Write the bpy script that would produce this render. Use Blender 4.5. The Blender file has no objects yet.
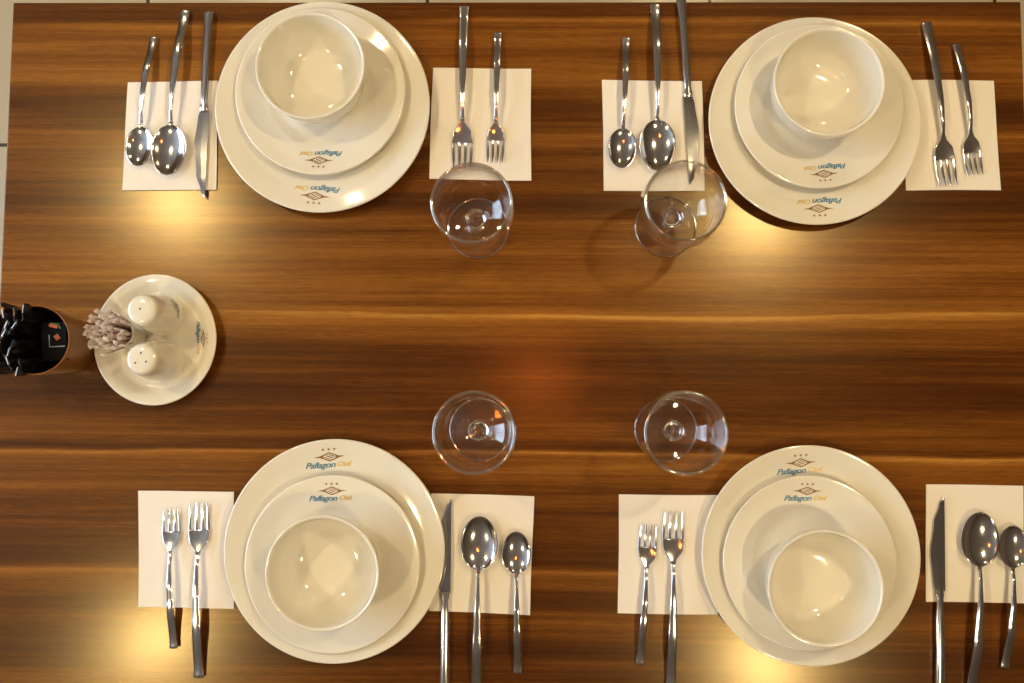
import bpy, bmesh, math, random
from mathutils import Vector, Matrix
C = bpy.context.scene
random.seed(7)
R = math.radians

# ---------------------------------------------------------------- camera
T = 0.75            # table top height
H = 1.12            # camera height above the table top
F = 905.0           # focal length in pixels of the 1024 px wide frame
CAMZ = T + H
down = Vector((14.0, -65.5, -F)).normalized()          # world down as seen by the camera
roll = 0.005
yc = Vector((math.sin(roll), math.cos(roll), 0))
zw = -down
yw = (yc - yc.dot(zw) * zw).normalized()
xw = yw.cross(zw).normalized()
CR = Matrix((xw, yw, zw))                               # camera coords -> world coords
cam_d = bpy.data.cameras.new('camera'); cam = bpy.data.objects.new('camera', cam_d)
C.collection.objects.link(cam); C.camera = cam
cam_d.sensor_width = 36; cam_d.lens = F / 1024 * 36; cam_d.clip_start = 0.02
cam.matrix_world = Matrix.Translation((0, 0, CAMZ)) @ CR.to_4x4()

def P(px, py, z=0.0):
    """point of the level z above the table top seen at a place of the photo"""
    d = CR @ Vector((px - 512.0, -(py - 341.5), -F))
    t = (z - H) / d.z
    return Vector((d.x * t, d.y * t, T + z))

# ---------------------------------------------------------------- world, lights, exposure
C.view_settings.view_transform = 'Standard'; C.view_settings.look = 'None'
C.view_settings.gamma = 1; C.view_settings.use_curve_mapping = False
C.view_settings.exposure = 0.42
W = bpy.data.worlds.new('world'); C.world = W; W.use_nodes = True
bg = W.node_tree.nodes['Background']; bg.inputs[0].default_value = (0.55, 0.68, 0.9, 1); bg.inputs[1].default_value = 0.6
CEIL = T + 1.7
LAMP_W = 11.5
WARM = (1.0, 0.77, 0.42)
K = (H + (CEIL - T)) / H
lamp_spots = []
for px, py, w in ((178, 203, 1.0), (757, 214, 1.0), (160, 637, 1.0), (762, 662, 1.0)):
    p = P(px, py); lamp_spots.append((p.x * K, p.y * K, w, WARM))
yt = lamp_spots[0][1]; dy = lamp_spots[0][1] - lamp_spots[2][1]
lamp_spots += [(lamp_spots[0][0], yt + dy, .8, WARM), (lamp_spots[1][0], yt + dy, .8, WARM)]
p = P(537, 380); lamp_spots.append((p.x * K, p.y * K, .10, (1.0, 0.22, 0.03)))  # added dim orange lamp for the central glow, probably the camera's focus light
def area(name, loc, size, power, col, rot=(0, 0, 0), shape='DISK', sy=None, spread=None):
    l = bpy.data.lights.new(name, 'AREA'); l.shape = shape; l.size = size
    if sy: l.size_y = sy
    if spread: l.spread = spread
    l.energy = power; l.color = col
    o = bpy.data.objects.new(name, l); C.collection.objects.link(o); o.location = loc; o.rotation_euler = rot
    return o
lamp_lights = [area('downlight_lamp', (x, y, CEIL - 0.012), 0.10, LAMP_W * w, c) for x, y, w, c in lamp_spots]
WINX = -2.6
area('window_daylight', (WINX - 0.12, 0.1, 1.75), 1.3, 48, (0.62, 0.78, 1.0), (0, R(-90), 0), 'RECTANGLE', 1.9)

# ---------------------------------------------------------------- materials
def mat(name, col=(.8, .8, .8), rough=.5, metal=0, ior=None, spec=None, coat=0, trans=0):
    m = bpy.data.materials.new(name); m.use_nodes = True
    b = m.node_tree.nodes['Principled BSDF']
    b.inputs['Base Color'].default_value = (*col, 1); b.inputs['Roughness'].default_value = rough
    b.inputs['Metallic'].default_value = metal
    if ior: b.inputs['IOR'].default_value = ior
    if spec is not None: b.inputs['Specular IOR Level'].default_value = spec
    if coat: b.inputs['Coat Weight'].default_value = coat; b.inputs['Coat Roughness'].default_value = .05
    if trans: b.inputs['Transmission Weight'].default_value = trans
    return m
def nd(m, t, **kw):
    n = m.node_tree.nodes.new(t)
    for k, v in kw.items(): setattr(n, k, v)
    return n
def lk(m, a, b): m.node_tree.links.new(a, b)
def mapped_noise(m, scale, s3, detail=4, rough=.5, off=(0, 0, 0)):
    tc = nd(m, 'ShaderNodeTexCoord'); mp = nd(m, 'ShaderNodeMapping')
    mp.inputs['Scale'].default_value = s3; mp.inputs['Location'].default_value = off
    n = nd(m, 'ShaderNodeTexNoise'); n.inputs['Scale'].default_value = scale
    n.inputs['Detail'].default_value = detail; n.inputs['Roughness'].default_value = rough
    lk(m, tc.outputs['Object'], mp.inputs['Vector']); lk(m, mp.outputs[0], n.inputs['Vector'])
    return n
def add_bump(m, src, strength, dist=.001):
    b = nd(m, 'ShaderNodeBump'); b.inputs['Strength'].default_value = strength; b.inputs['Distance'].default_value = dist
    lk(m, src, b.inputs['Height']); lk(m, b.outputs[0], m.node_tree.nodes['Principled BSDF'].inputs['Normal'])
def s2l(c): return tuple(((v/255)/12.92 if v/255 <= .04045 else ((v/255+.055)/1.055)**2.4) for v in c)

def math_n(m, op, a, b=None, c=None):
    n = nd(m, 'ShaderNodeMath', operation=op)
    for i, v in enumerate((a, b, c)):
        if v is None: continue
        if isinstance(v, (int, float)): n.inputs[i].default_value = v
        else: lk(m, v, n.inputs[i])
    return n.outputs[0]

def wood_table():
    m = mat('striped_walnut_laminate', rough=.225, spec=.6)
    bs = m.node_tree.nodes['Principled BSDF']; bs.inputs['Specular Tint'].default_value = (1, .84, .50, 1)
    tc = nd(m, 'ShaderNodeTexCoord'); sep = nd(m, 'ShaderNodeSeparateXYZ'); lk(m, tc.outputs['Object'], sep.inputs[0])
    warp = mapped_noise(m, 1.0, (1.6, 5, 1), 3)
    y = math_n(m, 'ADD', sep.outputs['Y'], math_n(m, 'MULTIPLY', math_n(m, 'SUBTRACT', warp.outputs['Fac'], .5), .030))
    f = math_n(m, 'DIVIDE', math_n(m, 'SUBTRACT', YTOP, y), YTOP - YBOT)
    ramp = nd(m, 'ShaderNodeValToRGB'); lk(m, f, ramp.inputs[0])
    # brightness of the bands from the far edge to the near edge, 0 dark .. 1 pale
    prof = [(4, .30), (17, .25), (22, .45), (27, .5), (50, .52), (76, .60), (92, .30), (112, .12), (124, .34), (131, .45), (134, .5),
            (140, .5), (155, .30), (185, .28), (200, .10), (222, .42), (262, .58), (305, .55), (315, .60), (320, .66), (338, .48),
            (352, .28), (385, .12), (412, .28), (440, .42), (449, .18), (454, .5), (464, .5), (500, .34), (540, .22), (562, .14), (570, .5)]
    prof2 = [(570, .5), (580, .45), (600, .15), (620, .45), (650, .12), (690, .30), (720, .2)]
    def yw_(py): return (YTOP - P(512, py).y) / (YTOP - YBOT)
    def fill(rp, pr):
        e = rp.color_ramp.elements
        while len(e) > 1: e.remove(e[-1])
        for i, (py, v) in enumerate(pr):
            k = e[0] if i == 0 else e.new(min(1, max(0, yw_(py))))
            k.position = min(1, max(0, yw_(py))); k.color = (v, v, v, 1)
    fill(ramp, prof)
    ramp2 = nd(m, 'ShaderNodeValToRGB'); lk(m, f, ramp2.inputs[0]); fill(ramp2, prof2)
    sel = math_n(m, 'GREATER_THAN', f, yw_(570))
    mx = nd(m, 'ShaderNodeMix', data_type='RGBA'); lk(m, sel, mx.inputs[0]); lk(m, ramp.outputs[0], mx.inputs[6]); lk(m, ramp2.outputs[0], mx.inputs[7])
    base = nd(m, 'ShaderNodeRGBToBW'); lk(m, mx.outputs[2], base.inputs[0])
    n1 = mapped_noise(m, 1.0, (1.3, 42, 1), 5, .6); n2 = mapped_noise(m, 1.0, (3.5, 190, 1), 4, .65, (3, 1, 0)); n3 = mapped_noise(m, 1.0, (60, 700, 1), 2, .5, (3, 1, 0))
    v = math_n(m, 'ADD', base.outputs[0], math_n(m, 'MULTIPLY', math_n(m, 'SUBTRACT', n1.outputs['Fac'], .5), .88))
    v = math_n(m, 'ADD', v, math_n(m, 'MULTIPLY', math_n(m, 'SUBTRACT', n2.outputs['Fac'], .5), .62))
    v = math_n(m, 'ADD', v, math_n(m, 'MULTIPLY', math_n(m, 'SUBTRACT', n3.outputs['Fac'], .5), .30))
    jl = nd(m, 'ShaderNodeValToRGB'); lk(m, f, jl.inputs[0]); je = jl.color_ramp.elements
    je[0].position = 0; je[0].color = (0, 0, 0, 1); je[1].position = 1; je[1].color = (0, 0, 0, 1)
    for py, a_, up, dn in ((22, .22, 2, 5), (133, .27, 2.5, 4), (315, .27, 2.5, 5), (454, .30, 2.5, 5), (570, .26, 2.5, 6)):
        for q, vv in ((py-up, 0), (py, a_), (py+dn, 0)):
            k = je.new(yw_(q)); k.color = (vv, vv, vv, 1)
    jb = nd(m, 'ShaderNodeRGBToBW'); lk(m, jl.outputs[0], jb.inputs[0]); v = math_n(m, 'ADD', v, jb.outputs[0])
    cr = nd(m, 'ShaderNodeValToRGB'); lk(m, v, cr.inputs[0])
    e = cr.color_ramp.elements
    e[0].position = 0; e[0].color = (*s2l((62, 27, 6)), 1); e[1].position = 1; e[1].color = (*s2l((188, 138, 62)), 1)
    for p_, c_ in ((.25, (84, 43, 11)), (.5, (116, 68, 21)), (.75, (147, 94, 35))):
        k = e.new(p_); k.color = (*s2l(c_), 1)
    lk(m, cr.outputs[0], bs.inputs['Base Color'])
    return m

TL = P(13, 5); TR = P(1021, 5)
XL, XR = TL.x, P(1021, 5).x
YTOP = P(512, 2.0).y; YBOT = YTOP - 0.90

M = {}
M['porcelain'] = mat('cream_porcelain', (.85, .82, .72), .08, spec=.6, coat=.6)
M['napkin'] = mat('napkin_paper', (.90, .86, .80), .95, spec=.1)
n = mapped_noise(M['napkin'], 220, (1, 1, 1), 3); add_bump(M['napkin'], n.outputs['Fac'], .35, .0006)
M['steel'] = mat('polished_steel', (.76, .77, .82), .12, 1)
M['blade'] = mat('satin_steel', (.50, .50, .53), .26, 1)
n = mapped_noise(M['blade'], 60, (1, 8, 1), 4); 
cr = nd(M['blade'], 'ShaderNodeMapRange'); cr.inputs[3].default_value = .07; cr.inputs[4].default_value = .13
lk(M['blade'], n.outputs['Fac'], cr.inputs[0]); lk(M['blade'], cr.outputs[0], M['blade'].node_tree.nodes['Principled BSDF'].inputs['Roughness'])
M['blue'] = mat('blue_print', s2l((58, 128, 165)), .3); M['yellow'] = mat('yellow_print', s2l((222, 188, 105)), .3)
M['brown'] = mat('brown_print', s2l((138, 98, 48)), .3)
M['grey_print'] = mat('grey_print', s2l((95, 90, 85)), .3)
M['hole'] = mat('dark_hole', (.03, .02, .02), .8)
M['foil'] = mat('black_foil', (.05, .05, .06), .22, .85)
n = mapped_noise(M['foil'], 90, (1, 1, .5), 4, .6); add_bump(M['foil'], n.outputs['Fac'], .9, .004)
M['black'] = mat('matt_black_foil', (.003, .003, .004), .5, 0, spec=.08)
M['silver'] = mat('silver_glint', (.55, .55, .56), .3, .8)  # stands for glints of light on the black sachets
M['orange_print'] = mat('orange_print', s2l((190, 95, 40)), .35); M['green_print'] = mat('green_print', s2l((90, 120, 80)), .35)
M['wrapper'] = mat('clear_cellophane', (.97, .91, .90), .15, spec=.7)
# thin film: part of the light goes straight through
def see_through(m, fac, col=(1, 1, 1)):
    t = nd(m, 'ShaderNodeBsdfTransparent'); t.inputs[0].default_value = (*col, 1)
    x = nd(m, 'ShaderNodeMixShader'); x.inputs[0].default_value = fac
    out = m.node_tree.nodes['Material Output']
    src = out.inputs['Surface'].links[0].from_socket
    lk(m, src, x.inputs[1]); lk(m, t.outputs[0], x.inputs[2]); lk(m, x.outputs[0], out.inputs['Surface'])
see_through(M['wrapper'], .5)
M['pick'] = mat('toothpick_wood', s2l((176, 116, 84)), .6)
def glass():
    m = bpy.data.materials.new('clear_glass'); m.use_nodes = True
    nt = m.node_tree; nt.nodes.remove(nt.nodes['Principled BSDF'])
    g = nd(m, 'ShaderNodeBsdfGlass'); g.inputs['IOR'].default_value = 1.45; g.inputs['Roughness'].default_value = 0.02
    lk(m, g.outputs[0], nt.nodes['Material Output'].inputs['Surface'])
    return m
def thin_glass(name, base, k, p, col=(1, 1, 1)):
    m = bpy.data.materials.new(name); m.use_nodes = True
    nt = m.node_tree; nt.nodes.remove(nt.nodes['Principled BSDF'])
    t = nd(m, 'ShaderNodeBsdfTransparent'); t.inputs[0].default_value = (.985, .98, .965, 1)
    gl = nd(m, 'ShaderNodeBsdfGlossy'); gl.inputs['Roughness'].default_value = .035; gl.inputs[0].default_value = (*col, 1)
    x = nd(m, 'ShaderNodeMixShader'); lw = nd(m, 'ShaderNodeLayerWeight'); lw.inputs[0].default_value = .5
    lk(m, math_n(m, 'ADD', math_n(m, 'MULTIPLY', math_n(m, 'POWER', lw.outputs['Facing'], p), k), base), x.inputs[0])
    lk(m, t.outputs[0], x.inputs[1]); lk(m, gl.outputs[0], x.inputs[2])
    lk(m, x.outputs[0], nt.nodes['Material Output'].inputs['Surface'])
    return m
M['glass'] = glass(); M['thin_glass'] = thin_glass('thin_clear_glass', .045, .75, 2.8); M['edge_glass'] = thin_glass('rounded_glass_edge', .38, .5, 2, (1, .95, .84))  # edge_glass: bright ring of refracted light put into gloss and warm tint
def cupwood():
    m = mat('orange_brown_wood', rough=.4)
    n = mapped_noise(m, 1, (60, 60, 6), 4); c = nd(m, 'ShaderNodeValToRGB'); lk(m, n.outputs['Fac'], c.inputs[0])
    e = c.color_ramp.elements; e[0].position = .3; e[0].color = (*s2l((108, 62, 18)), 1); e[1].position = .7; e[1].color = (*s2l((146, 92, 34)), 1)
    lk(m, c.outputs[0], m.node_tree.nodes['Principled BSDF'].inputs['Base Color']); return m
M['cupwood'] = cupwood()
M['table'] = wood_table()
M['tabledark'] = mat('dark_table_edge', s2l((92, 48, 20)), .4)
M['leg'] = mat('dark_metal_leg', (.05, .045, .04), .35, .6)
M['wall'] = mat('warm_wall_paint', s2l((150, 128, 100)), .8)
n = mapped_noise(M['wall'], 30, (1, 1, 1), 3); add_bump(M['wall'], n.outputs['Fac'], .1, .002)
M['ceiling'] = mat('ceiling_paint', s2l((176, 168, 156)), .85)
n = mapped_noise(M['ceiling'], 40, (1, 1, 1), 3); add_bump(M['ceiling'], n.outputs['Fac'], .1, .002)
M['white'] = mat('white_lacquer', (.8, .8, .78), .35)
M['pane'] = mat('window_glass', (1, 1, 1), .02, trans=1, ior=1.45); see_through(M['pane'], .8)
M['chair'] = mat('dark_brown_leatherette', s2l((78, 52, 26)), .5)
def floor_mat():
    m = mat('beige_floor_tile', rough=.25)
    b = nd(m, 'ShaderNodeTexBrick'); b.offset = 0; b.inputs['Color1'].default_value = (*s2l((205, 190, 160)), 1); b.inputs['Color2'].default_value = (*s2l((196, 182, 154)), 1)
    b.inputs['Mortar'].default_value = (*s2l((70, 58, 46)), 1); b.inputs['Scale'].default_value = 1
    b.inputs['Mortar Size'].default_value = .004; b.inputs['Brick Width'].default_value = .6; b.inputs['Row Height'].default_value = .6
    tc = nd(m, 'ShaderNodeTexCoord'); mp = nd(m, 'ShaderNodeMapping'); lk(m, tc.outputs['Object'], mp.inputs[0]); lk(m, mp.outputs[0], b.inputs[0])
    mp.inputs['Location'].default_value = FLOOR_OFF
    mx = nd(m, 'ShaderNodeMix', data_type='RGBA'); mx.blend_type = 'MULTIPLY'; mx.inputs[0].default_value = .5
    n = mapped_noise(m, 4, (1, 1, 1), 5)
    lk(m, b.outputs[0], mx.inputs[6]); lk(m, n.outputs['Fac'], mx.inputs[7])
    lk(m, b.outputs[0], m.node_tree.nodes['Principled BSDF'].inputs['Base Color']); return m
g1 = P(148, 0, -T); g2 = P(2, 145, -T)
FLOOR_OFF = (-g1.x, -g2.y, 0)
M['floor'] = floor_mat()

# ---------------------------------------------------------------- mesh helpers
def obj(name, bm, m, parent=None, smooth=True, loc=None, rz=None):
    me = bpy.data.meshes.new(name); bmesh.ops.recalc_face_normals(bm, faces=bm.faces); bm.to_mesh(me); bm.free()
    if smooth:
        for f in me.polygons: f.use_smooth = True
    for x in (m if isinstance(m, (list, tuple)) else [m]): me.materials.append(x)
    o = bpy.data.objects.new(name, me); C.collection.objects.link(o)
    if parent: o.parent = parent
    if loc is not None: o.location = loc
    if rz is not None: o.rotation_euler.z = rz
    return o
def tag(o, label=None, cat=None, group=None, kind=None):
    if label: o['label'] = label
    if cat: o['category'] = cat
    if group: o['group'] = group
    if kind: o['kind'] = kind
    return o
def empty(name, loc=(0, 0, 0), rz=0):
    o = bpy.data.objects.new(name, None); C.collection.objects.link(o); o.location = loc; o.rotation_euler.z = rz
    o.empty_display_size = .02; return o
def copy_tree(o, parent=None):
    c = o.copy(); C.collection.objects.link(c)
    if parent: c.parent = parent
    for ch in list(o.children): copy_tree(ch, c)
    return c
def box(bm, lo, hi, bevel=0):
    lo, hi = Vector(lo), Vector(hi)
    r = bmesh.ops.create_cube(bm, size=1, matrix=Matrix.Translation((lo + hi) / 2) @ Matrix.Diagonal((*(hi - lo), 1)))
    if bevel:
        es = list({e for v in r['verts'] for e in v.link_edges})
        bmesh.ops.bevel(bm, geom=es, offset=bevel, segments=3, affect='EDGES', profile=.5)
def spline(pts, n=5):
    out = []
    for i in range(len(pts) - 1):
        p0 = Vector(pts[max(i-1, 0)]); p1 = Vector(pts[i]); p2 = Vector(pts[i+1]); p3 = Vector(pts[min(i+2, len(pts)-1)])
        for k in range(n):
            t = k / n
            out.append(.5 * ((2*p1) + (p2-p0)*t + (2*p0-5*p1+4*p2-p3)*t*t + (3*p1-p0-3*p2+p3)*t**3))
    out.append(Vector(pts[-1])); return out
def lathe(bm, prof, seg=96, cx=0, cy=0, closed=False):
    """prof: (radius, height) points; radius 0 ends close on the axis"""
    rings = []
    for r, z in prof:
        if r < 1e-5: rings.append([bm.verts.new((cx, cy, z))])
        else: rings.append([bm.verts.new((cx + r*math.cos(2*math.pi*i/seg), cy + r*math.sin(2*math.pi*i/seg), z)) for i in range(seg)])
    pairs = list(zip(rings[:-1], rings[1:]))
    if closed: pairs.append((rings[-1], rings[0]))
    for a, b in pairs:
        for i in range(seg):
            j = (i+1) % seg
            if len(a) == 1 and len(b) == 1: continue
            if len(a) == 1: bm.faces.new((a[0], b[i], b[j]))
            elif len(b) == 1: bm.faces.new((a[i], b[0], a[j]))
            else: bm.faces.new((a[i], b[i], b[j], a[j]))
def loft(bm, rings, cap=True):
    rs = [[bm.verts.new(v) for v in r] for r in rings]
    for a, b in zip(rs[:-1], rs[1:]):
        n = len(a)
        for i in range(n): bm.faces.new((a[i], a[(i+1) % n], b[(i+1) % n], b[i]))
    if cap: bm.faces.new(rs[0]); bm.faces.new(rs[-1])
def lerp_tab(tab, x):
    if x <= tab[0][0]: return tab[0][1]
    for (a, va), (b, vb) in zip(tab[:-1], tab[1:]):
        if x <= b:
            t = (x-a)/(b-a); t = t*t*(3-2*t); return va + (vb-va)*t
    return tab[-1][1]
def lin_tab(tab, x):
    if x <= tab[0][0]: return tab[0][1]
    for (a, va), (b, vb) in zip(tab[:-1], tab[1:]):
        if x <= b: return va + (vb-va)*(x-a)/(b-a)
    return tab[-1][1]

# ---------------------------------------------------------------- the room
def struct(name, bm, m, smooth=False): return tag(obj(name, bm, m, smooth=smooth), kind='structure')
RX0, RX1, RY0, RY1 = WINX, 3.0, -2.8, 3.2
bm = bmesh.new(); box(bm, (RX0, RY0, -.1), (RX1, RY1, 0)); struct('floor', bm, M['floor'])
bm = bmesh.new(); box(bm, (RX0-.15, RY0-.15, CEIL), (RX1+.15, RY1+.15, CEIL+.1)); struct('ceiling', bm, M['ceiling'])
wz0, wz1, wy0, wy1 = 1.05, 2.3, -.9, 1.1
bm = bmesh.new()
box(bm, (RX0-.15, RY0-.15, -.1), (RX0, wy0, CEIL)); box(bm, (RX0-.15, wy1, -.1), (RX0, RY1+.15, CEIL))
box(bm, (RX0-.15, wy0, -.1), (RX0, wy1, wz0)); box(bm, (RX0-.15, wy0, wz1), (RX0, wy1, CEIL))
struct('wall_left', bm, M['wall'])
bm = bmesh.new(); box(bm, (RX1, RY0-.15, -.1), (RX1+.15, RY1+.15, CEIL)); struct('wall_right', bm, M['wall'])
bm = bmesh.new(); box(bm, (RX0, RY1, -.1), (RX1, RY1+.15, CEIL)); struct('wall_back', bm, M['wall'])
bm = bmesh.new(); box(bm, (RX0, RY0-.15, -.1), (RX1, RY0, CEIL)); struct('wall_front', bm, M['wall'])
w = tag(empty('window_1', (RX0-.06, (wy0+wy1)/2, wz0)), kind='structure')
bm = bmesh.new(); hw = (wy1-wy0)/2; hh = wz1-wz0
for lo, hi in (((-.03, -hw, 0), (.03, -hw+.06, hh)), ((-.03, hw-.06, 0), (.03, hw, hh)), ((-.03, -hw, 0), (.03, hw, .06)), ((-.03, -hw, hh-.06), (.03, hw, hh)), ((-.025, -.03, 0), (.025, .03, hh))):
    box(bm, lo, hi, .004)
obj('window_frame', bm, M['white'], w, smooth=False)
bm = bmesh.new(); box(bm, (-.004, -hw+.05, .05), (.004, hw-.05, hh-.05)); obj('pane', bm, M['pane'], w, smooth=False)
for nm, lo, hi in (('baseboard_left', (RX0, RY0, 0), (RX0+.015, RY1, .08)), ('baseboard_right', (RX1-.015, RY0, 0), (RX1, RY1, .08)),
                   ('baseboard_back', (RX0+.015, RY1-.015, 0), (RX1-.015, RY1, .08)), ('baseboard_front', (RX0+.015, RY0, 0), (RX1-.015, RY0+.015, .08))):
    bm = bmesh.new(); box(bm, lo, hi, .003); struct(nm, bm, M['white'])
for (x, y, w_, c), L in zip(lamp_spots, lamp_lights):  # the last, orange one is added, not a real downlight
    d = tag(empty('ceiling_downlight', (x, y, CEIL)), 'round white recessed ceiling downlight above the dining table', 'ceiling light', 'recessed ceiling downlights')
    bm = bmesh.new(); lathe(bm, [(.040, 0), (.040, -.010), (.043, -.013), (.052, -.011), (.056, -.004), (.057, 0)], 48); obj('trim_ring', bm, M['white'], d)
    L.parent = d; L.location = (0, 0, -.008)

# ---------------------------------------------------------------- the table
tb = tag(empty('dining_table', ((XL+XR)/2, (YTOP+YBOT)/2, 0)), 'large rectangular dining table with striped brown walnut laminate top, laid for four', 'table')
cx, cy = tb.location.x, tb.location.y
bm = bmesh.new(); box(bm, (XL, YBOT, T-.03), (XR, YTOP, T), .0018)
o = obj('tabletop', bm, [M['table'], M['tabledark']], tb, smooth=False); o.location = (-cx, -cy, 0)
for pg in o.data.polygons:
    if abs(pg.normal.z) < .5: pg.material_index = 1
bm = bmesh.new()
for lo, hi in (((XL+.08, YBOT+.08, T-.09), (XR-.08, YBOT+.10, T-.03)), ((XL+.08, YTOP-.10, T-.09), (XR-.08, YTOP-.08, T-.03)),
               ((XL+.08, YBOT+.1, T-.09), (XL+.10, YTOP-.1, T-.03)), ((XR-.10, YBOT+.1, T-.09), (XR-.08, YTOP-.1, T-.03))): box(bm, lo, hi)
o = obj('apron', bm, M['leg'], tb, smooth=False); o.location = (-cx, -cy, 0)
for sx in (-1, 1):
    for sy in (-1, 1):
        bm = bmesh.new(); x, y = sx*((XR-XL)/2-.09), sy*((YTOP-YBOT)/2-.09)
        box(bm, (x-.03, y-.03, 0), (x+.03, y+.03, T-.03), .004); obj('leg', bm, M['leg'], tb, smooth=False)

# ---------------------------------------------------------------- printed mark
def text_bm(body, m_index=0):
    cu = bpy.data.curves.new('lettering', 'FONT'); cu.body = body; cu.size = 1; cu.shear = .35; cu.offset = .018; cu.space_character = .92
    o = bpy.data.objects.new('lettering', cu); C.collection.objects.link(o)
    bpy.context.view_layer.update()
    me = bpy.data.meshes.new_from_object(o.evaluated_get(bpy.context.evaluated_depsgraph_get()))
    bpy.data.objects.remove(o); bpy.data.curves.remove(cu)
    vs = [Vector(v.co) for v in me.vertices]; fs = [tuple(p.vertices) for p in me.polygons]
    bpy.data.meshes.remove(me)
    return vs, fs
TXT_A = text_bm('Paflagon'); TXT_B = text_bm('Otel')
def fit(t, x0, x1, base, h):
    vs, fs = t; a = min(v.x for v in vs); b = max(v.x for v in vs)
    return [Vector((x0 + (v.x-a)/(b-a)*(x1-x0), base + v.y*h, 0)) for v in vs], fs
def logo_parts():
    u = .0012
    parts = []
    parts.append(('lettering', 'blue', [fit(TXT_A, -25*u, 5.5*u, -10.5*u, .0098)]))
    parts.append(('lettering', 'yellow', [fit(TXT_B, 7.5*u, 22*u, -10.0*u, .0084)]))
    # emblem: woven diamond with drawn-out side points, three stars above it
    em = []
    def poly(p): em.append(([Vector((x*u, y*u, 0)) for x, y in p], [tuple(range(len(p)))]))
    def seg(a, b, w):
        a, b = Vector(a), Vector(b); d = (b-a).normalized(); n = Vector((-d.y, d.x))*w/2
        poly([a+n, a-n, b-n, b+n])
    Lc, Rc, Tc, Bc = (-10, .2), (10, -.2), (0, 4.2), (0, -4.2)
    for a, b in ((Lc, Tc), (Tc, Rc), (Rc, Bc), (Bc, Lc)): seg(a, b, 1.15)
    seg((-5.5, .1), (0.6, -2.6), .8); seg((-3.0, 1.4), (3.2, -1.4), 1.0); seg((-.6, 2.6), (5.5, -.1), .8)
    poly([(-16, .2), (-8, 1.2), (-6, 1.6), (-6.5, -1.0)]); poly([(16, .2), (6.5, 1.0), (6, -1.6), (8, -1.2)])
    for sx in (-5.7, 0, 5.7):
        pts = [(sx + (1.75 if k % 2 == 0 else .75)*math.cos(R(90+36*k)), 7.6 + (1.75 if k % 2 == 0 else .75)*math.sin(R(90+36*k))) for k in range(10)]
        for k in range(10): poly([(sx, 7.6), pts[k], pts[(k+1) % 10]])
    parts.append(('emblem', 'brown', em))
    return parts
LOGO = logo_parts()
def lay_logo(parent, r0, zf, scale=1.0, mats=None, eps=.00025):
    """prints the mark on a dish, upright end outwards along +y, centred r0 from the dish centre"""
    for nm, mk, shapes in LOGO:
        bm = bmesh.new()
        for vs, fs in shapes:
            bv = []
            for v in vs:
                x, y = v.x*scale, v.y*scale + r0
                bv.append(bm.verts.new((x, y, zf(math.hypot(x, y)) + eps)))
            for f in fs:
                try: bm.faces.new([bv[i] for i in f])
                except ValueError: pass
        bmesh.ops.subdivide_edges(bm, edges=[e for e in bm.edges if e.calc_length() > .003], cuts=2, use_grid_fill=False)
        for v in bm.verts: v.co.z = zf(math.hypot(v.co.x, v.co.y)) + eps
        o = obj(nm, bm, M[mk], parent, smooth=False)
        o['label'] = {'blue': 'blue slanted lettering', 'yellow': 'yellow slanted lettering', 'brown': 'brown woven diamond emblem with three stars'}[mk]

# ---------------------------------------------------------------- dishes
def dish_profile(top, th=.0035, foot=(.6, .003)):
    """top: (r,z) of the eating side from the axis to the lip; returns closed profile and height function"""
    t = spline([(r, z) for r, z in top], 6)
    Rr, Zr = t[-1]
    pts = [(max(0, p.x), p.y) for p in t]
    lip = [(Rr+.0009, Zr-.0004), (Rr+.0012, Zr-.0014), (Rr+.0006, Zr-.0026)]
    under = []
    for p in reversed(t[:-2]):
        if p.x < Rr*foot[0]: break
        under.append((p.x, p.y - th))
    rf = Rr*foot[0]
    under += [(rf+.001, 0.0006), (rf, 0), (rf-.003, 0), (rf-.004, .0012), (0, .0014)]
    prof = pts + lip + under
    tab = [(p.x, p.y) for p in t]
    return prof, (lambda r: lin_tab(tab, r))
big_prof, big_z = dish_profile([(0, .0062), (.04, .0062), (.078, .0064), (.086, .0080), (.093, .0112), (.108, .0146), (.120, .0180), (.1288, .0206), (.1306, .0208)], .004, (.60, 0))
small_prof, small_z = dish_profile([(0, .0056), (.03, .0056), (.052, .0060), (.061, .0080), (.068, .0108), (.078, .0134), (.091, .0166), (.1012, .0192), (.1030, .0194)], .0036, (.50, 0))
sauc_prof, sauc_z = dish_profile([(0, .0046), (.025, .0046), (.050, .0048), (.0575, .0056), (.0625, .0095), (.068, .0140), (.0755, .0166), (.0775, .0168)], .0034, (.56, 0))
def make_plate(name, prof, zf, r0, scale):
    root = empty(name)
    bm = bmesh.new(); lathe(bm, prof, 128); obj('dish', bm, M['porcelain'], root)
    lay_logo(root, r0, zf, scale); return root
def bowl_prof():
    out = spline([(.0310, 0), (.0335, .0006), (.0352, .0030), (.0440, .0085), (.0528, .0180), (.0585, .0310), (.0614, .0460), (.0630, .0620)], 6)
    top = [(.0629, .0632), (.0621, .0638), (.0611, .0636), (.0596, .0626)]
    inn = spline([(.0592, .0618), (.0580, .0460), (.0553, .0320), (.0495, .0200), (.0410, .0115), (.0310, .0075), (.018, .0062), (0, .0060)], 6)
    return [(0, .0022), (.0265, .0022), (.0285, 0)] + [(p.x, p.y) for p in out] + top + [(max(0, p.x), p.y) for p in inn]
big0 = make_plate('dinner_plate', big_prof, big_z, .1105, 1.0)
small0 = make_plate('side_plate', small_prof, small_z, .0853, .93)
bm = bmesh.new(); lathe(bm, bowl_prof(), 128); bowl0 = obj('soup_bowl', bm, M['porcelain'])
ZB = .0062 + .0002; ZS = ZB + .0056 + .0002
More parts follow.
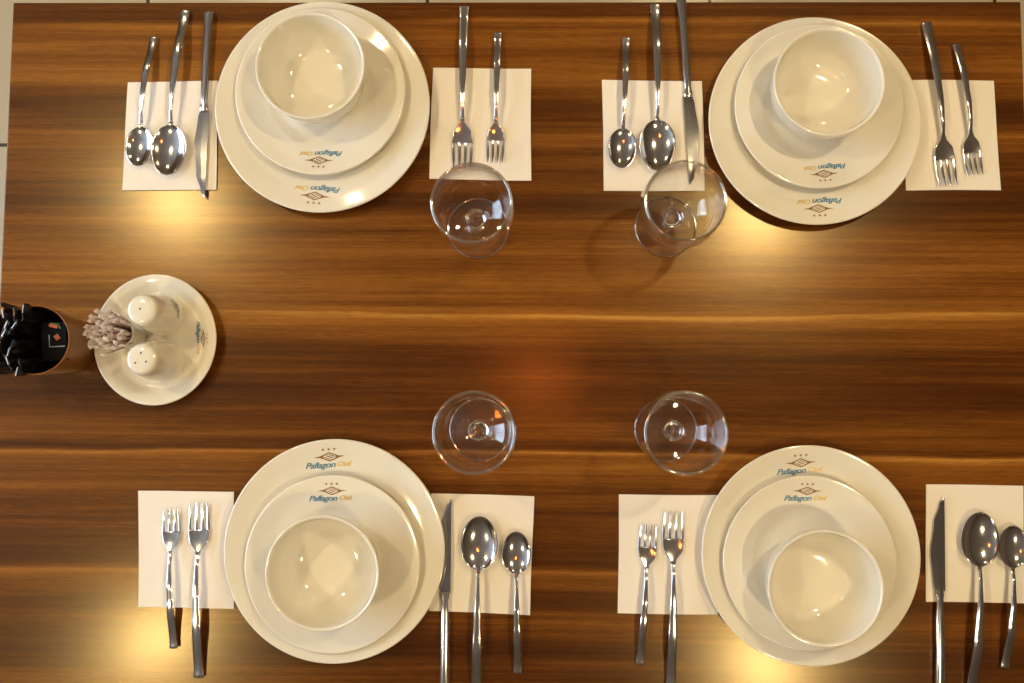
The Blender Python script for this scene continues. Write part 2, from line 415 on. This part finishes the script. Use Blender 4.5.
SET = [ # place, big plate, small plate, bowl centres in the photo, mark direction
    ('at the far left place', 'far left', (322, 106), (320, 90.5), (310.5, 66), 1.02),
    ('at the far right place', 'far right', (815, 120), (819, 105.5), (829, 82), .992),
    ('at the near left place', 'near left', (334, 550.5), (332, 564), (322.5, 573), 1.012),
    ('at the near right place', 'near right', (811, 555), (810, 563), (825.5, 588), .987)]
used = set()
def inst(proto):
    if proto.name not in used: used.add(proto.name); return proto
    return copy_tree(proto)
def logo_angle(c, l): # direction from dish centre to its mark
    return math.degrees(math.atan2(l.y-c.y, l.x-c.x)) - 90
extra = ['with the forks on its right', 'beside the napkin of two forks on the right edge', 'beside the two forks at the left', 'between the two forks and the knife at the right edge']
MARKS = [((315, 187), (319, 160)), ((819, 203), (824, 173)), ((329, 456), (332, 490)), ((801, 459), (807, 491))]
for (pl, tagn, b, s, bo, k), ex, (mb, ms) in zip(SET, extra, MARKS):
    pb = P(*b, .0207); ps = P(*s, ZB+.0193); pw = P(*bo, ZS+.0636)
    o = inst(big0); o.scale = (k, k, 1); o.location = (pb.x, pb.y, T); o.rotation_euler.z = R(logo_angle(pb, P(*mb, .018)))
    tag(o, 'large cream dinner plate lowest in the %s stack on the table' % tagn, 'plate', 'dinner plates of the four place settings')
    o = inst(small0); o.scale = (k, k, 1); o.location = (ps.x, ps.y, T+ZB); o.rotation_euler.z = R(logo_angle(ps, P(*ms, ZB+.015)))
    tag(o, 'medium cream side plate directly under the soup bowl %s' % pl, 'plate', 'side plates of the four place settings')
    o = inst(bowl0); o.scale = (1.035, 1.035, 1.04); o.location = (pw.x, pw.y, T+ZS)
    tag(o, 'empty white soup bowl topping the %s stack of two plates' % tagn, 'bowl', 'soup bowls of the four place settings')

# ---------------------------------------------------------------- napkins
NT = .0022
def napkin(corners, label):
    # four leaves of folded paper, corners in order far-left, far-right, near-right, near-left
    c = [P(*q, NT) for q in corners]; mid = sum(c, Vector())/4
    bm = bmesh.new(); n = 14
    rnd = random.Random(hash(label) % 1000 if False else len(label)*7 + int(corners[0][0]))
    ph = rnd.random()*6
    for k in range(4):
        z0 = .00005 + k*.00054; z1 = z0 + .00046; sh = (3-k)*.00045
        grid = {}
        for lay, z in ((0, z0), (1, z1)):
            for i in range(n+1):
                for j in range(n+1):
                    u, v = i/n, j/n
                    p = (c[0]*(1-u)+c[1]*u)*(1-v) + (c[3]*(1-u)+c[2]*u)*v - mid
                    p = p*(1 - sh*6/.06*.12) + Vector((0, 0, 0))
                    p.x += sh*rnd.uniform(.2, .6)*0 + .0004*math.sin(v*5+ph+k); p.y += .0004*math.sin(u*4+ph*2+k)
                    edge = min(u, 1-u, v, 1-v); 
                    grid[lay, i, j] = bm.verts.new((p.x, p.y, z + (.00004*k*(math.sin(u*7+ph)+1) if k == 3 else 0)))
        for i in range(n):
            for j in range(n):
                for lay in (0, 1):
                    bm.faces.new([grid[lay, i, j], grid[lay, i+1, j], grid[lay, i+1, j+1], grid[lay, i, j+1]])
        for i in range(n):
            for a, b in (((i, 0), (i+1, 0)), ((i, n), (i+1, n)), ((0, i), (0, i+1)), ((n, i), (n, i+1))):
                bm.faces.new([grid[0, a[0], a[1]], grid[0, b[0], b[1]], grid[1, b[0], b[1]], grid[1, a[0], a[1]]])
    o = obj('paper_napkin', bm, M['napkin'], smooth=False); o.location = (mid.x, mid.y, T)
    tag(o, label, 'napkin', 'folded paper napkins')
napkin([(128, 82), (218, 81), (216, 190), (122, 190)], 'folded white paper napkin under two spoons and a knife at the far left corner')
napkin([(433, 68), (531, 68.5), (531, 180.5), (429, 179)], 'folded cream paper napkin under two forks, right of the far left plates')
napkin([(602, 80), (702, 81), (705, 190.5), (604, 191)], 'folded paper napkin under spoons and knife, left of the far right plates')
napkin([(904, 80), (993.5, 80.5), (1001, 190), (906, 190.5)], 'folded cream paper napkin under two forks at the far right edge of the table')
napkin([(138.5, 491), (234, 491.5), (234, 608.5), (138.5, 607)], 'folded white paper napkin under two forks at the near left of the table')
napkin([(431, 493.5), (534, 496), (530, 615), (429, 611)], 'folded cream paper napkin under knife and spoons, right of the near left plates')
napkin([(619, 494.5), (719, 495), (718, 614.5), (618, 613.5)], 'folded paper napkin under two forks, left of the near right plates')
napkin([(926, 484.5), (1023, 485.5), (1025, 603), (926, 602)], 'folded cream paper napkin under knife and spoons at the near right edge')

# ---------------------------------------------------------------- cutlery (head tip at y=0, handle towards +y)
def ring(y, z, w, t, n=14, sq=2.6, dz=None):
    out = []
    for i in range(n):
        a = 2*math.pi*i/n; ca, sa = math.cos(a), math.sin(a)
        x = w/2*math.copysign(abs(ca)**(2/sq), ca); h = t/2*math.copysign(abs(sa)**(2/sq), sa)
        out.append((x, y, z + h + (dz(x) if dz else 0)))
    return out
def handle_bm(y0, L, zt, wt, tt, n=44, dish=0, sq=2.8):
    bm = bmesh.new(); rings = []
    for k in range(n+1):
        y = y0 + (L-y0)*k/n; f = k/n
        rings.append(ring(y, lerp_tab(zt, y), lerp_tab(wt, y), lerp_tab(tt, y), 18, sq))
    # rounded end
    y, z, w, t = L, lerp_tab(zt, L), lerp_tab(wt, L), lerp_tab(tt, L)
    rings.append(ring(y+.0006, z, w*.93, t*.75, 18, sq)); rings.append(ring(y+.0009, z, w*.8, t*.4, 18, sq))
    loft(bm, rings); return bm
def spoon(name, L, bl, bw, depth, hw):
    root = empty(name); th = .0013
    neck = bl + .006
    # bowl: egg-shaped shell, wider towards the handle side of the middle
    bm = bmesh.new(); ny, nx = 40, 18; g = {}
    rimz = lambda f: depth + .0016 + .0015*f*f
    for k in range(ny+1):
        f = k/ny; y = neck*f
        if y <= bl:
            q = y/bl; s = math.sqrt(max(0, 1-(2*q-1)**2)); w = bw/2*s*(1 + .14*(q-.5)) * (1.0 if q < .5 else 1.0)
            w = max(w, .0026*q if q > .5 else .0004)
            dp = depth*max(0, (1-(2*q-1)**2))**.75
        else: w = .0026; dp = 0
        if q > .8: w = max(w, .0026)
        for i in range(nx+1):
            u = -1 + 2*i/nx
            z = rimz(f) - dp*(1-u*u)**.8
            g[0, k, i] = bm.verts.new((u*w, y, z)); g[1, k, i] = bm.verts.new((u*w*1.0, y, z + th*.0 + th*(.8 if abs(u) < .99 else .35)))
    for k in range(ny):
        for i in range(nx):
            for s_ in (0, 1): bm.faces.new([g[s_, k, i], g[s_, k+1, i], g[s_, k+1, i+1], g[s_, k, i+1]])
    for k in range(ny):
        for i in (0, nx): bm.faces.new([g[0, k, i], g[0, k+1, i], g[1, k+1, i], g[1, k, i]])
    for i in range(nx):
        for k in (0, ny): bm.faces.new([g[0, k, i], g[0, k, i+1], g[1, k, i+1], g[1, k, i]])
    obj('spoon_bowl', bm, M['steel'], root)
    z0 = rimz(1)+.0004
    zt = [(neck-.004, z0), (neck+.012, z0+.004), (neck+.035, z0+.0058), (L*.68, z0+.0042), (L, .0030)]
    wt = [(neck-.004, .0050), (neck+.012, .0044), (neck+.03, .0060), (L*.55, hw*.66), (L*.78, hw*.86), (L*.93, hw*.9), (L, hw)]
    tt = [(neck-.004, .0018), (neck+.012, .0036), (L*.5, .0030), (L*.9, .0026), (L, .0024)]
    obj('handle', handle_bm(neck-.004, L, zt, wt, tt), M['steel'], root); return root
def fork(name, L, hl, hwid, hw):
    root = empty(name); tine = hl*.56; neck = hl+.004
    bm = bmesh.new()
    zc = lambda y: .0032 + .0040*((y/hl)-.45)**2*4 if y < hl else .0032+.0040*.3025*4
    cup = lambda y: .0022*max(0, 1-abs(y/hl-.5)*1.6)
    def wid(y): return lerp_tab([(0, hwid*.90), (tine, hwid), (tine+(hl-tine)*.45, hwid*.88), (hl, hwid*.27), (neck, .0050)], y)
    # palm
    rings = []
    for k in range(22):
        y = tine + (neck-tine)*k/21; w = wid(y)
        rings.append(ring(y, zc(min(y, hl)), w, .0019, 20, 4, lambda x, y=y, w=w: cup(y)*((2*x/w)**2-.4)))
    loft(bm, rings)
    for t_ in range(4):
        rings = []
        for k in range(16):
            y = tine*1.06*k/15; W_ = wid(y); cxx = (t_-1.5)/1.5*(W_/2 - W_*.07)
            tw = W_*.155*(.35 + .65*min(1, k/5)); 
            rr = ring(y, zc(y) + cup(y)*((2*cxx/W_)**2-.4), tw, .0018*(.5+.5*min(1, k/4)), 8, 3)
            rings.append([(x+cxx, yy, z) for x, yy, z in rr])
        loft(bm, rings)
    obj('fork_head', bm, M['steel'], root)
    z0 = zc(hl)
    zt = [(neck-.003, z0), (neck+.015, z0+.0042), (neck+.035, z0+.0060), (L*.68, z0+.0042), (L, .0030)]
    wt = [(neck-.003, .0052), (neck+.012, .0048), (neck+.03, .0062), (L*.55, hw*.68), (L*.78, hw*.88), (L*.93, hw*.92), (L, hw)]
    tt = [(neck-.003, .0018), (neck+.012, .0036), (L*.5, .0030), (L, .0024)]
    obj('handle', handle_bm(neck-.003, L, zt, wt, tt), M['steel'], root); return root
def knife(name, L, bl, flip):
    root = empty(name); s = -1 if flip else 1
    bm = bmesh.new(); rings = []
    n = 60
    for k in range(n+1):
        y = bl*k/n; q = y/bl
        sp = .0066*s                                        # straight back of the blade
        belly = lerp_tab([(0, .0056), (.08, .0005), (.28, -.0060), (.60, -.0100), (.90, -.0072), (1, -.0054)], q)*s
        if q > .05 and q < .62 and k % 2 == 0: belly += .00015*s    # fine teeth
        zb = .0036 + .0012*q
        rings.append([(sp, y, zb+.0011), (sp, y, zb-.0011), ((sp+belly)/2, y, zb-.0007), (belly, y, zb-.00015), (belly, y, zb+.00015), ((sp+belly)/2, y, zb+.0007)])
    loft(bm, rings)
    obj('blade', bm, M['blade'], root, smooth=False)
    b0 = bl-.002
    zt = [(b0, .0050), (bl+.02, .0058), (L*.8, .0056), (L, .0052)]
    wt = [(b0, .0112), (bl+.004, .0116), (bl+.009, .0088), (bl+.04, .0102), (bl+.075, .0100), (L-.02, .0112), (L, .0134)]
    tt = [(b0, .0050), (bl+.004, .0056), (bl+.012, .0060), (L*.8, .0072), (L, .0058)]
    obj('handle', handle_bm(b0, L, zt, wt, tt, 60, sq=2.3), M['steel'], root); return root
def dist(a, b, za=.004, zb=.004): return (P(*a, za)-P(*b, zb)).length
PROTO = {'tablespoon': spoon('tablespoon',   .216, .064, .0450, .0090, .0128), 'teaspoon': spoon('teaspoon', .169, .050, .0355, .0070, .0104),
         'dinner_fork': fork('dinner_fork',   .210, .060, .0270, .0124), 'dessert_fork': fork('dessert_fork', .168, .051, .0232, .0102),
         'dinner_knife': knife('dinner_knife', .240, .112, False), 'steak': knife('dinner_knife', .240, .112, True)}
CUT = [
 ('teaspoon', (138.5, 167), (153, 37), 'small steel teaspoon on the far left napkin, leftmost piece there'),
 ('tablespoon', (168, 176.5), (185, 9), 'large steel tablespoon between teaspoon and knife at the far left'),
 ('dinner_knife', (199.5, 198), (209, 10), 'steel table knife touching the left side of the far left dinner plate'),
 ('dinner_fork', (462, 169), (464, 9), 'larger steel fork right of the far left plates, its tines behind a goblet'),
 ('dessert_fork', (495, 163), (498, 31), 'smaller steel fork right of the far left plates, on the cream napkin'),
 ('teaspoon', (621, 169), (626.5, 37), 'small steel teaspoon on the napkin left of the far right plates'),
 ('tablespoon', (657, 172), (655.5, 8), 'large steel tablespoon whose tip nears the far right goblet'),
 ('dinner_knife', (695, 184), (681, -1), 'steel table knife whose blade tip shows through the far right goblet'),
 ('dinner_fork', (948, 186), (927, 19), 'larger steel fork right of the far right plates, tilted to the left'),
 ('dessert_fork', (975, 175), (957, 42), 'smaller tilted steel fork nearest the far right corner of the table'),
 ('dessert_fork', (171, 508), (173, 648), 'smaller steel fork on the near left napkin, leftmost of the near side'),
 ('dinner_fork', (199, 502), (198, 681), 'larger steel fork just left of the near left dinner plate'),
 ('dinner_knife', (446, 499.5), (444, 697), 'steel table knife just right of the near left dinner plate'),
 ('tablespoon', (480, 515.5), (476, 690), 'large steel tablespoon right of the knife at the near left place'),
 ('teaspoon', (516, 531), (517.5, 674), 'small steel teaspoon below the near left goblet, next to bare wood'),
 ('dessert_fork', (649, 523.5), (640, 667), 'smaller steel fork below the near right goblet, left one of two'),
 ('dinner_fork', (673.5, 511), (671, 688), 'larger steel fork just left of the near right dinner plate'),
 ('dinner_knife', (939, 497), (940, 694), 'steel table knife on the near right napkin, leftmost of three pieces'),
 ('tablespoon', (978.5, 511.5), (972, 688), 'large steel tablespoon beside the knife at the near right edge'),
 ('teaspoon', (1012, 525), (1006, 668), 'small steel teaspoon at the very right edge of the near side')]
GR = {'teaspoon': 'teaspoons', 'tablespoon': 'tablespoons', 'dinner_fork': 'dinner forks', 'dessert_fork': 'dessert forks', 'dinner_knife': 'table knives'}
ZC = NT + .0003
for kind, a, b, lab in CUT:
    pr = 'steak' if (kind == 'dinner_knife' and a[0] in (695, 939, 446)) else kind
    key = PROTO[pr]
    o = inst(key)
    pa = P(*a, ZC+.004); pb = P(*b, ZC+.004); d = pb-pa
    o.location = (pa.x, pa.y, T+ZC-.0008); o.rotation_euler.z = math.atan2(d.y, d.x) - math.pi/2
    tag(o, lab, 'knife' if 'knife' in kind else 'fork' if 'fork' in kind else 'spoon', GR[kind] + ' laid on the paper napkins')
    print(kind, round(d.length, 4))

# ---------------------------------------------------------------- goblets
def goblet():
    root = empty('water_goblet')
    foot = [(0, .0006), (.030, .0006), (.0365, 0)] + [(p.x, p.y) for p in spline([(.0378, .0003), (.0384, .0014), (.0372, .0028), (.028, .0046), (.016, .0078), (.0095, .0115)], 5)] + [(0, .0115)]
    stem = [(0, .0116)] + [(p.x, p.y) for p in spline([(.0095, .0116), (.0062, .0180), (.0050, .0300), (.0054, .0440), (.0080, .0530), (.0125, .0585), (.0118, .0608)], 4)] + [(0, .0608)]
    out = [(0, .0610)] + [(p.x, p.y) for p in spline([(.0121, .0610), (.0160, .0638), (.0250, .0694), (.0368, .0800), (.0440, .0935), (.0466, .1080), (.0461, .1250), (.0445, .1430)], 5)]
    inn = [(max(0, p.x), p.y) for p in spline([(.0425, .1430), (.0439, .1250), (.0442, .1080), (.0416, .0950), (.0344, .0836), (.0230, .0745), (.0140, .0706), (.0105, .0690), (0, .0686)], 5)]
    for nm, pr in (('goblet_bowl', out + inn), ('stem', stem), ('foot', foot)):
        bm = bmesh.new(); lathe(bm, pr, 14 if nm == 'stem' else 96); obj(nm, bm, M['glass' if nm == 'stem' else 'thin_glass'], root, smooth=nm != 'stem')
    for nm, rr, zz, q in (('rim', .0436, .1440, .0017), ('foot_edge', .0375, .0022, .0010)):
        bm = bmesh.new(); lathe(bm, [(rr + q*math.cos(2*math.pi*k/12), zz + q*math.sin(2*math.pi*k/12)) for k in range(12)], 96, closed=True)
        obj(nm, bm, M['edge_glass'], root)
    return root
gob0 = goblet()
for (x, y), lab in (((471.5, 203), 'clear glass goblet overlapping the napkin with two forks on the far side'),
                    ((685.5, 201), 'clear glass goblet standing against the knife tip left of the far right plates'),
                    ((474, 432.5), 'clear glass goblet on bare wood right of the near left plates'),
                    ((686, 433), 'clear glass goblet on bare wood left of the near right plates')):
    p = P(x, y, .143); o = inst(gob0); o.location = (p.x, p.y, T + .0001)
    tag(o, lab, 'glass', 'stemmed water goblets')
    if x in (471.5, 685.5): pass

# ---------------------------------------------------------------- condiment saucer, shakers, toothpicks
ps = P(154.5, 339.5, .0168)
sc_ = make_plate('condiment_saucer', sauc_prof, sauc_z, .0585, .72)
sc_.location = (ps.x, ps.y, T); sc_.rotation_euler.z = R(-88); sc_.scale = (1.03, .97, 1)
tag(sc_, 'small cream saucer holding the salt and pepper shakers, near the left table edge', 'saucer')
ZC2 = .0046
def shaker(name, loc, holes, label, logo):
    root = tag(empty(name, loc), label, 'shaker', 'salt and pepper shakers')
    bm = bmesh.new()
    o_ = spline([(.0220, 0), (.0236, .0012), (.0248, .006), (.0247, .020), (.0234, .038), (.0210, .055), (.0190, .0665), (.0174, .0708), (.0140, .0732), (.007, .0741), (0, .0742)], 6)
    lathe(bm, [(0, .0015), (.0190, .0015), (.0200, 0)] + [(max(0, p.x), p.y) for p in o_], 72)
    obj('shaker_body', bm, M['porcelain'], root)
    for hx, hy in holes:
        bm = bmesh.new(); lathe(bm, [(0, .0744), (.0007, .0745), (.0011, .0743), (.0011, .0734), (0, .0734)], 16, hx, hy); obj('pour_hole', bm, M['hole'], root)
    if logo is not None:
        prof = [(p.y, p.x) for p in o_]
        for nm, mk, shapes in LOGO:
            bm = bmesh.new()
            for vs, fs in shapes:
                bv = []
                for v in vs:
                    z = .030 + v.y*.55; r = lin_tab(prof, z) + .0003; a = logo + v.x*.55/r
                    bv.append(bm.verts.new((r*math.cos(a), r*math.sin(a), z)))
                for f in fs:
                    try: bm.faces.new([bv[i] for i in f])
                    except ValueError: pass
            obj(nm, bm, M['grey_print'], root, smooth=False)['label'] = 'grey printed mark on the side'
    return root
s1 = P(141, 309.5, .079); s2 = P(140.5, 359, .079)
shaker('salt_shaker', (s1.x, s1.y, T+ZC2+.0002), [(-.0012, .0008)], 'white porcelain shaker with a single hole, farther of the two on the saucer', R(25))
shaker('pepper_shaker', (s2.x, s2.y, T+ZC2+.0002), [(0, .0070), (-.006, -.0045), (.0065, -.0030)], 'white porcelain shaker with three holes, nearer of the two on the saucer', None)
tc = P(120.5, 333.5, .046)
th_ = tag(empty('toothpick_holder', (tc.x, tc.y, T+ZC2+.0002)), 'small white porcelain cup filled with wrapped toothpicks, left of the two shakers', 'holder')
bm = bmesh.new(); lathe(bm, [(0, .001), (.0115, .001), (.012, 0)] + [(p.x, p.y) for p in spline([(.0140, .0004), (.0150, .004), (.0155, .02), (.0152, .040)], 4)] + [(.0149, .0412), (.0140, .0412), (.0136, .040), (.0136, .006), (.012, .003), (0, .003)], 64)
obj('cup', bm, M['porcelain'], th_)
def wrapped_pick(k):
    rnd = random.Random(k); bm = bmesh.new(); L = .068; rings = []; wj = [rnd.uniform(-1, 1) for _ in range(30)]
    for i in range(26):
        f = i/25; z = L*f*(1-.03*(k % 3)); w = .0019 + .0052*f**1.5*(1+.35*wj[i]); t = .0012 + .0030*f*f*abs(wj[(i*7+3) % 30])
        if i in (0, 25): w *= .9; t = .0005
        tw = .9*math.sin(f*3+k)*f
        rr = [((w/2*math.cos(a) + 0), t/2*math.sin(a)*(1+.9*rnd.uniform(-1, 1)*f)) for a in [2*math.pi*j/12 for j in range(12)]]
        rings.append([(x*math.cos(tw)-y*math.sin(tw) + .0006*math.sin(i*1.3+k)*f, x*math.sin(tw)+y*math.cos(tw), z) for x, y in rr])
    loft(bm, rings); o = obj('wrapped_toothpick', bm, M['wrapper'], smooth=False)
    bm = bmesh.new(); lathe(bm, [(0, .002), (.0004, .004), (.0009, .010), (.0009, .054), (.0004, .061), (0, .0635)], 8); obj('toothpick', bm, M['pick'], o)
    return o
wp = [wrapped_pick(k) for k in range(4)]
NP = 40
for k in range(NP):
    o = wp[k] if k < 4 else copy_tree(wp[k % 4])
    a = k*2.39996; rb = .0100*math.sqrt((k+.5)/NP); rt = .029*math.sqrt((k+.5)/NP) + random.uniform(-.005, .005)
    b = Vector((rb*math.cos(a), rb*math.sin(a), .0036)); t = Vector((rt*math.cos(a)-.010, rt*math.sin(a)+.001, 0))
    hgt = .066; d = Vector((t.x-b.x, t.y-b.y, hgt)).normalized()
    q = d.to_track_quat('Z', 'Y')
    o.rotation_mode = 'QUATERNION'; o.rotation_quaternion = q
    o.location = Vector((tc.x, tc.y, T+ZC2)) + b
    tag(o, 'toothpick in a crinkled clear wrapper, one of the bunch in the small cup', 'toothpick', 'wrapped toothpicks standing in the small cup')

# ---------------------------------------------------------------- wooden cup with black sachets
CH = .082
cb = P(35, 340, CH)
wc = tag(empty('wooden_cup', (cb.x, cb.y, T+.0001)), 'round orange-brown wooden cup crammed with black sachets at the left table edge', 'cup')
bm = bmesh.new(); lathe(bm, [(0, .001), (.033, .001), (.034, 0), (.0352, .0008)] + [(.0355 + .0055*f, .002 + (CH-.003)*f) for f in [i/12 for i in range(13)]] + [(.0408, CH), (.0396, CH+.0003), (.0386, CH-.001)] + [(.0386-.005*f, CH-.002-(CH-.008)*f) for f in [i/10 for i in range(11)]] + [(.031, .005), (0, .005)], 96)
obj('cup_body', bm, M['cupwood'], wc)
bm = bmesh.new(); lathe(bm, [(.0392, CH-.0006), (.0384, CH-.0006), (.0330, .008), (0, .008), (0, .0068), (.0336, .0068)], 96, closed=True); obj('lining', bm, M['black'], wc)['label'] = 'black inside lining'
def sachet(k, w=.021, L=.098):
    L = (.088, .096, .092, .100, .090)[k]
    rnd = random.Random(k+40); bm = bmesh.new(); nx, nz = 12, 30; g = {}
    ph = [rnd.uniform(0, 6) for _ in range(6)]
    for i in range(nx+1):
        for j in range(nz+1):
            u = i/nx; v = j/nz; x = (u-.5)*w; z = v*L
            pil = .0014*(math.sin(math.pi*u)**.5)*min(1, min(v, 1-v)*9)
            wob = .0012*math.sin(x*420+z*150+ph[0]) * v + .0010*math.sin(z*230-x*260+ph[1]) + .0009*math.sin(x*700+ph[2]+z*90)*(v**2)
            cr = .0005*math.sin(x*900+ph[4]) if min(v, 1-v) < .06 else 0
            for s_ in (-1, 1): g[s_, i, j] = bm.verts.new((x + .0006*math.sin(z*300+ph[3]), s_*(pil+.0003) + wob*.8 + cr, z))
    for i in range(nx):
        for j in range(nz):
            for s_ in (-1, 1): bm.faces.new([g[s_, i, j], g[s_, i+1, j], g[s_, i+1, j+1], g[s_, i, j+1]])
    for j in range(nz):
        for i in (0, nx): bm.faces.new([g[-1, i, j], g[-1, i, j+1], g[1, i, j+1], g[1, i, j]])
    for i in range(nx):
        for j in (0, nz): bm.faces.new([g[-1, i, j], g[-1, i+1, j], g[1, i+1, j], g[1, i, j]])
    o = obj('black_sachet', bm, M['foil'])
    bm = bmesh.new(); box(bm, (-w/2*(.9 if k % 2 else .1), -.0004, L-.0002), (w/2*(.1 if k % 2 else .8), .0005, L+.0008), .0001)
    obj('sealed_edge_glint', bm, M['silver'], o)['label'] = 'thin silvery glint on the sealed edge'  # crinkle highlights put in as silver strips on the top edge
    return o
sp0 = [sachet(k) for k in range(5)]
places = []                                              # x, y, lean to the left, lean to the near side, turn
rs = random.Random(5)
for k, (x, y) in enumerate([(-.024, -.012), (-.026, .000), (-.024, .012), (-.018, -.018), (-.019, -.006), (-.019, .006), (-.018, .018), (-.012, -.022), (-.012, -.011), (-.012, .001),
                            (-.012, .012), (-.011, .023), (-.005, -.017), (-.005, -.005), (-.005, .007), (-.004, .019), (.002, -.022), (.001, .024)]):
    places.append((x, y, R(-26 + (x+.026)*820 + rs.uniform(-3, 3)), R(-y*260 + rs.uniform(-3, 3)), rs.uniform(-.9, .9)))
for k, (x, y, lean, ly, rz) in enumerate(places):
    o = sp0[k] if k < 5 else copy_tree(sp0[k % 5])
    o.matrix_world = Matrix.Translation((cb.x + x, cb.y + y, T + .0062)) @ Matrix.Rotation(lean, 4, 'Y') @ Matrix.Rotation(ly, 4, 'X') @ Matrix.Rotation(math.pi/2 + rz, 4, 'Z')
    tag(o, 'shiny crinkled black sachet standing among the others in the wooden cup', 'sachet', 'black sachets standing in the wooden cup')
# the printed one, leaning back against the right of the rim
ps_ = tag(empty('black_sachet', (cb.x+.012, cb.y-.001, T+.070)), 'black sachet with orange print and pale edge glint, at the right inside the wooden cup', 'sachet')
ps_.rotation_euler = (R(4), R(-12), R(2))
bm = bmesh.new(); box(bm, (-.012, -.0225, -.0012), (.0225, .0225, .0012), .0008); obj('sachet_body', bm, M['black'], ps_)
bm = bmesh.new(); box(bm, (-.001, -.0065, .0012), (.0200, -.0055, .0015)); box(bm, (-.001, -.0065, .0012), (-.0003, .008, .0015)); obj('edge_glint', bm, M['silver'], ps_, smooth=False)['label'] = 'pale silver glint along the edge'  # reflection along the packet's edge, built as silver strips
def strip(pts):
    bm = bmesh.new()
    for (a, b, w_) in pts:
        a, b = Vector(a), Vector(b); d = (b-a).normalized(); n = Vector((-d.y, d.x))*w_/2
        vs = [bm.verts.new((q.x, q.y, z)) for z in (.00125, .0015) for q in (a+n, a-n, b-n, b+n)]
        for f in ((0, 1, 2, 3), (4, 5, 6, 7), (0, 1, 5, 4), (1, 2, 6, 5), (2, 3, 7, 6), (3, 0, 4, 7)): bm.faces.new([vs[i] for i in f])
    return bm
obj('printed_mark', strip([((.000, .0195), (.011, .0165), .0035), ((.006, .0065), (.010, .001), .0014), ((.008, .0075), (.012, .002), .0014), ((.010, .0085), (.014, .003), .0014)]), M['orange_print'], ps_, smooth=False)['label'] = 'orange printed mark'
obj('printed_leaf', strip([((.002, .0215), (.013, .0195), .0014), ((.013, .018), (.015, .0145), .0016)]), M['green_print'], ps_, smooth=False)['label'] = 'dull green printed mark'
